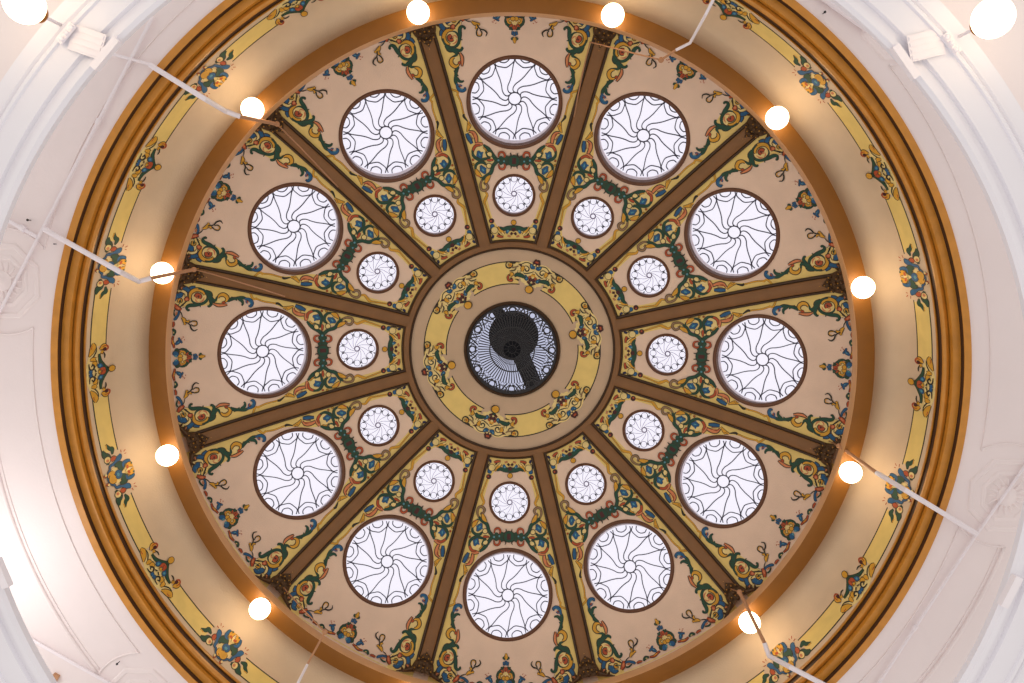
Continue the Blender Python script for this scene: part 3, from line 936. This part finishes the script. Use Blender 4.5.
# ---------------------------------------------------------------- conduits
import_cam = dict(tx=.018, ty=.108, roll=-.016, dx=.221, dy=1.471, f=796.)
def cam_rot():
    c = import_cam
    Ry = Matrix(((1, 0, 0), (0, cos(c['ty']), sin(c['ty'])), (0, -sin(c['ty']), cos(c['ty']))))
    Rx = Matrix(((cos(c['tx']), 0, sin(c['tx'])), (0, 1, 0), (-sin(c['tx']), 0, cos(c['tx']))))
    Rr = Matrix(((cos(c['roll']), -sin(c['roll']), 0), (sin(c['roll']), cos(c['roll']), 0), (0, 0, 1)))
    return Rr @ Rx @ Ry
RM = cam_rot()
def survey(u, v, z):                 # point at height z on the sight line of a surveyed direction
    c = import_cam
    d = RM.transposed() @ Vector(((u - 512) / c['f'], (341.5 - v) / c['f'], 1))
    s = z / d.z
    return W(c['dx'] + d.x * s, c['dy'] + d.y * s, z)

def conduit(name, label, pts, r, m='conduit', cat='conduit', fittings=(), group=None):
    b = Buf(); b.tube([survey(*p) for p in pts], r, 0, 10)
    o = b.build(name, [M[m]], label=label, cat=cat, group=group, smooth='auto')
    for f in fittings:
        q = Buf(); p0, p1 = survey(*f[0]), survey(*f[1]); q.tube([p0, p1], r * 1.7, 0, 10); q.build('coupling', [M[m]], parent=o, smooth='auto')
    return o
cz_ = 8.82
conduit('ceiling_conduit', "straight thin white conduit on the ceiling at ten o'clock, past the rosette", [(153, 16, cz_), (0, 311, cz_), (-20, 349.5, cz_)], .017, fittings=[((99.5, 119, cz_), (97, 124, cz_))])
conduit('ceiling_conduit', "straight thin white conduit on the ceiling at four o'clock, in front of the rosette", [(1030, 459, cz_), (977, 534, cz_), (915, 628, cz_), (872, 694, cz_)], .015, fittings=[((916.5, 625.7, cz_), (913.5, 630.3, cz_))])
conduit('ceiling_conduit', "straight thin white conduit on the ceiling at seven o'clock, beside the bright patch", [(25, 636, cz_), (105, 681, cz_), (130, 695, cz_)], .018)
conduit('ceiling_conduit', "straight thin white conduit on the ceiling at one o'clock, near the balcony edge", [(806, -14, cz_), (868, 30, cz_)], .03)
conduit('ceiling_conduit', "short white conduit stub from balcony to long ceiling conduit at nine o'clock", [(2, 217, cz_), (37, 237, cz_)], .02, fittings=[((20, 227, cz_), (25, 230, cz_))])
conduit('ceiling_conduit', "short white conduit stub between balcony box and ceiling conduit at eleven o'clock", [(112, 54, cz_), (152, 65, cz_)], .016)
rods = [
 ("nine o'clock, crossing the lit globe there", [(44, 229, 8.78), (120, 271.8, 8.80), (139, 281.5, 9.40), (151, 278.2, 9.46)], [(151, 278.2, 9.46), (194, 269.5, 10.3)], [(194, 269.5, 10.35), (212, 274, 10.76), (262, 289, 11.13), (285, 296.5, 11.22)]),
 ("ten o'clock, its tip crossing the lit globe", [(150, 65, 8.78), (205, 99, 8.80), (225, 111, 9.38), (240, 116.5, 9.46)], [(240, 116.5, 9.46), (277, 124, 10.25)], [(277, 124, 10.3), (300, 147, 10.75), (338, 187, 11.15)]),
 ("one o'clock, bent above the rim of the drum", [(722, -18, 8.78), (706, 14, 8.82), (690, 43, 9.42), (676, 50, 9.5)], [(676, 50, 9.5), (661, 60, 9.75)], [(661, 60, 9.78), (625, 51, 10.1), (590, 42, 10.35), (582, 75, 10.9), (574, 117, 11.2)]),
 ("four o'clock, a straight bar across the wooden ring", [(977, 534, 8.78), (905, 490, 8.80), (877, 473, 9.42)], [(877, 473, 9.42), (839, 446, 10.2)], [(839, 446, 10.24), (829, 441, 10.6)]),
 ("five o'clock, crossing the lit globe at its rib foot", [(838, 692, 8.78), (790, 667, 8.80), (769, 656, 9.30), (764.5, 643, 9.38)], [(764.5, 643, 9.38), (739.5, 592, 10.2)], [(739.5, 592, 10.24), (731, 589, 10.55)]),
 ("seven o'clock, steep and thin at the bottom edge", [(288, 706, 8.78), (298, 683, 8.82), (307, 665, 9.2)], [(307, 665, 9.2), (325, 632, 9.6)], [(325, 632, 9.62), (300, 606, 10.2), (284, 588, 10.5)]),
]
for where, wh, tn, wi in rods:
    rw = .030 if 'seven' not in where and 'one' not in where else .017
    root = empty('bent_rod', label='bent white and tan rod at ' + where, cat='rod', group='bent rods from the ceiling to the dome ribs')
    b = Buf(); b.tube([survey(*p) for p in wh], rw, 0, 12); b.build('white_section', [M['conduit']], parent=root, label='white painted section', smooth='auto')
    b = Buf(); b.tube([survey(*p) for p in tn], rw * .78, 0, 12); b.build('tan_section', [M['tan']], parent=root, label='tan painted section', smooth='auto')
    b = Buf(); b.tube([survey(*p) for p in wi], .009, 0, 8); b.ball(survey(*tn[-1]), .035); b.build('rib_wire', [M['tan']], parent=root, label='thin tan wire along the rib')

# ================================================================ balcony edge below the ceiling
BZ = 6.02
lathe('balcony_edge', [(4.30, 6.12), (4.135, 6.12), (4.125, 6.05), (4.15, 6.02), (4.19, 6.02), (4.195, 6.045), (4.24, 6.045), (4.25, 6.01), (4.40, 5.995), (4.405, 5.97), (4.425, 5.965), (4.44, 5.985), (4.455, 5.965), (4.47, 5.99),
      (4.575, 5.985), (4.58, 6.0), (4.58, 6.13)], [M['white2']], seg=300, smooth='auto', kind='structure', label='bluish white moulded rim of the round balcony opening below the ceiling', cat='balcony edge')
lathe('balcony_soffit', [(4.56, 6.12), (5.2, 6.12), (6.2, 6.12)], [M['white']], kind='structure', label='plain pinkish white underside of the balcony in the picture corners', cat='ceiling')

def fix(label_, nm, uv, ax, size, z, m='white2', cat='box', slats=0, extra=None):
    # a flat fitting screwed under the balcony rim; ax = direction of its long side in plan degrees
    c = survey(uv[0], uv[1], z)
    u = (W(cos(radians(ax)), sin(radians(ax)), 0) - W(0, 0, 0)); v = (W(-sin(radians(ax)), cos(radians(ax)), 0) - W(0, 0, 0)); w = Vector((0, 0, 1))
    b = Buf(); b.box(c, u * size[0], v * size[1], w * size[2])
    o = b.build(nm, [M[m]], label=label_, cat=cat, smooth=False)
    for i in range(slats):
        s = Buf(); s.box(c - w * (size[2] + .003) + v * size[1] * (-.7 + 1.4 * i / (slats - 1)), u * size[0] * .9, v * size[1] * .14, w * .003)
        s.build('slat', [M[m]], parent=o, smooth=False)
    return o
for uv_b, uv_v, uv_j, ax, wh in (((106, 54), (87, 42), (66, 33), 48, "ten o'clock"), ((905, 62), (926, 45), (952, 43), 128, "one o'clock")):
    s = -1 if ax > 90 else 1
    fix('white oblong electrical box on the inner balcony edge at ' + wh, 'electrical_box', uv_b, ax, (.14, .028, .03), 6.0, 'conduit')
    fix('white slatted plate across the balcony rim at ' + wh, 'slatted_plate', uv_v, ax - 66 * s if s > 0 else ax + 66, (.125, .095, .003), 5.99, 'conduit', 'vent', 4)
    j = fix('cluster of small white cable clamps on the balcony rim at ' + wh, 'cable_clamp', uv_j, ax, (.085, .026, .012), 5.955, 'conduit', 'clamp')
    for t in (-1, 0, 1):
        b = Buf(); u = (W(cos(radians(ax)), sin(radians(ax)), 0) - W(0, 0, 0))
        b.ball(survey(*uv_j, 5.935) + u * .055 * t, .02, sc=(1, 1, .9)); b.build('clamp_knob', [M['conduit']], parent=j)
fix('white electrical box on the balcony edge at four o\'clock, low in the photo', 'electrical_box', (1010, 591), -112, (.13, .03, .03), 6.0, 'conduit')
fix('white electrical box on the balcony edge at eight o\'clock', 'electrical_box', (2, 573), 110, (.12, .03, .03), 6.0, 'conduit')

# two globes under the balcony
def big_globe(u, v, hu, hv, label):
    root = empty('globe_lamp', label=label, cat='lamp', group='overexposed globe lamps below the balcony')
    c = survey(u, v, 5.62)
    b = Buf(); b.ball(c, .132, nu=40, nv=24); b.build('glass_globe', [M['globe']], parent=root)
    e = c + (survey(hu, hv, 5.72) - c) * .35
    d = (e - c).normalized()
    b = Buf(); d = (d + Vector((0, 0, .9))).normalized(); b.tube([c + d * .115, c + d * .15], [.062, .056], 0, 20); b.build('lamp_holder', [M['brass']], parent=root, smooth='auto')
    b = Buf(); b.tube([c + d * .14, Vector((c.x + d.x * .14, c.y + d.y * .14, 6.12 + EYE))], .012); b.build('lamp_stem', [M['conduit']], parent=root)
big_globe(24.5, 4, 41, 17, "large overexposed globe lamp in the upper left corner of the photo")
big_globe(993, 18, 979, 27, "large overexposed globe lamp in the upper right corner of the photo")
# small dark sprinkler heads
for u, v, z, lab in ((27.5, 220, 8.80, "tiny dark ceiling bolt near the rosette at nine o'clock"), (117, 664, 8.80, "tiny dark ceiling bolt above the seven o'clock rosette"), (825, 12, 8.80, "tiny dark ceiling bolt at the top near one o'clock"), (54, 244, 8.82, "faint small ceiling screw beside the rod at nine o'clock")):
    b = Buf(); b.ball(survey(u, v, z), .014 if 'faint' not in lab else .008, nu=10, nv=6); b.tube([survey(u, v, z), survey(u, v, z) + Vector((0, 0, .06))], .005); b.build('ceiling_bolt', [M['iron']], label=lab, cat='bolt')
# square hatch hole low left
o = fix("small brown recessed bracket on the ceiling at the bottom left edge", 'wall_bracket', (55, 678), 60, (.05, .035, .02), 8.84, 'tan', 'bracket')

# ================================================================ light
w = bpy.data.worlds.new('hall_and_sky'); SC.world = w; w.use_nodes = True
N = w.node_tree.nodes; L = w.node_tree.links; N.clear()
tc = N.new('ShaderNodeTexCoord'); sx = N.new('ShaderNodeSeparateXYZ'); rp = N.new('ShaderNodeValToRGB'); bg = N.new('ShaderNodeBackground'); ow = N.new('ShaderNodeOutputWorld')
mp = N.new('ShaderNodeMapRange'); mp.inputs['From Min'].default_value = -1; mp.inputs['From Max'].default_value = 1
L.new(tc.outputs['Generated'], sx.inputs[0]); L.new(sx.outputs['Z'], mp.inputs['Value']); L.new(mp.outputs[0], rp.inputs['Fac'])
e = rp.color_ramp.elements
e[0].position = 0; e[0].color = (.80, .745, .70, 1)
e[1].position = 1; e[1].color = (.84, .85, .95, 1)
m1 = rp.color_ramp.elements.new(.45); m1.color = (.93, .885, .87, 1)
m2 = rp.color_ramp.elements.new(.75); m2.color = (.86, .88, .98, 1)
L.new(rp.outputs['Color'], bg.inputs['Color']); bg.inputs['Strength'].default_value = WORLD
L.new(bg.outputs[0], ow.inputs[0])

def point(name, p, power, size, col):
    d = bpy.data.lights.new(name, 'POINT'); d.energy = power; d.shadow_soft_size = size; d.color = col
    o = bpy.data.objects.new(name, d); COL.objects.link(o); o.location = p
    return o
point('gallery_lamp', pa_(6.4, 200, 7.7), 48, .15, (1, .95, .92))

# ================================================================ camera
c = import_cam
cd = bpy.data.cameras.new('camera'); cd.sensor_width = 36; cd.lens = c['f'] / 1024 * 36
cam = bpy.data.objects.new('camera', cd); COL.objects.link(cam)
r0, r1, r2 = RM[0], RM[1], RM[2]
fx = lambda v: Vector((-v[0], v[1], v[2]))
R, U, Bk = fx(r0), fx(r1), -fx(r2)
loc = W(c['dx'], c['dy'], 0)
cam.matrix_world = Matrix(((R.x, U.x, Bk.x, loc.x), (R.y, U.y, Bk.y, loc.y), (R.z, U.z, Bk.z, loc.z), (0, 0, 0, 1)))
cd.clip_start = .1; cd.clip_end = 200
SC.camera = cam
vs = SC.view_settings; vs.view_transform = 'Standard'; vs.look = 'None'; vs.gamma = 1; vs.use_curve_mapping = False
vs.exposure = 0
SC.cycles.use_denoising = True
SC.cycles.max_bounces = 8; SC.cycles.diffuse_bounces = 5; SC.cycles.sample_clamp_indirect = 6
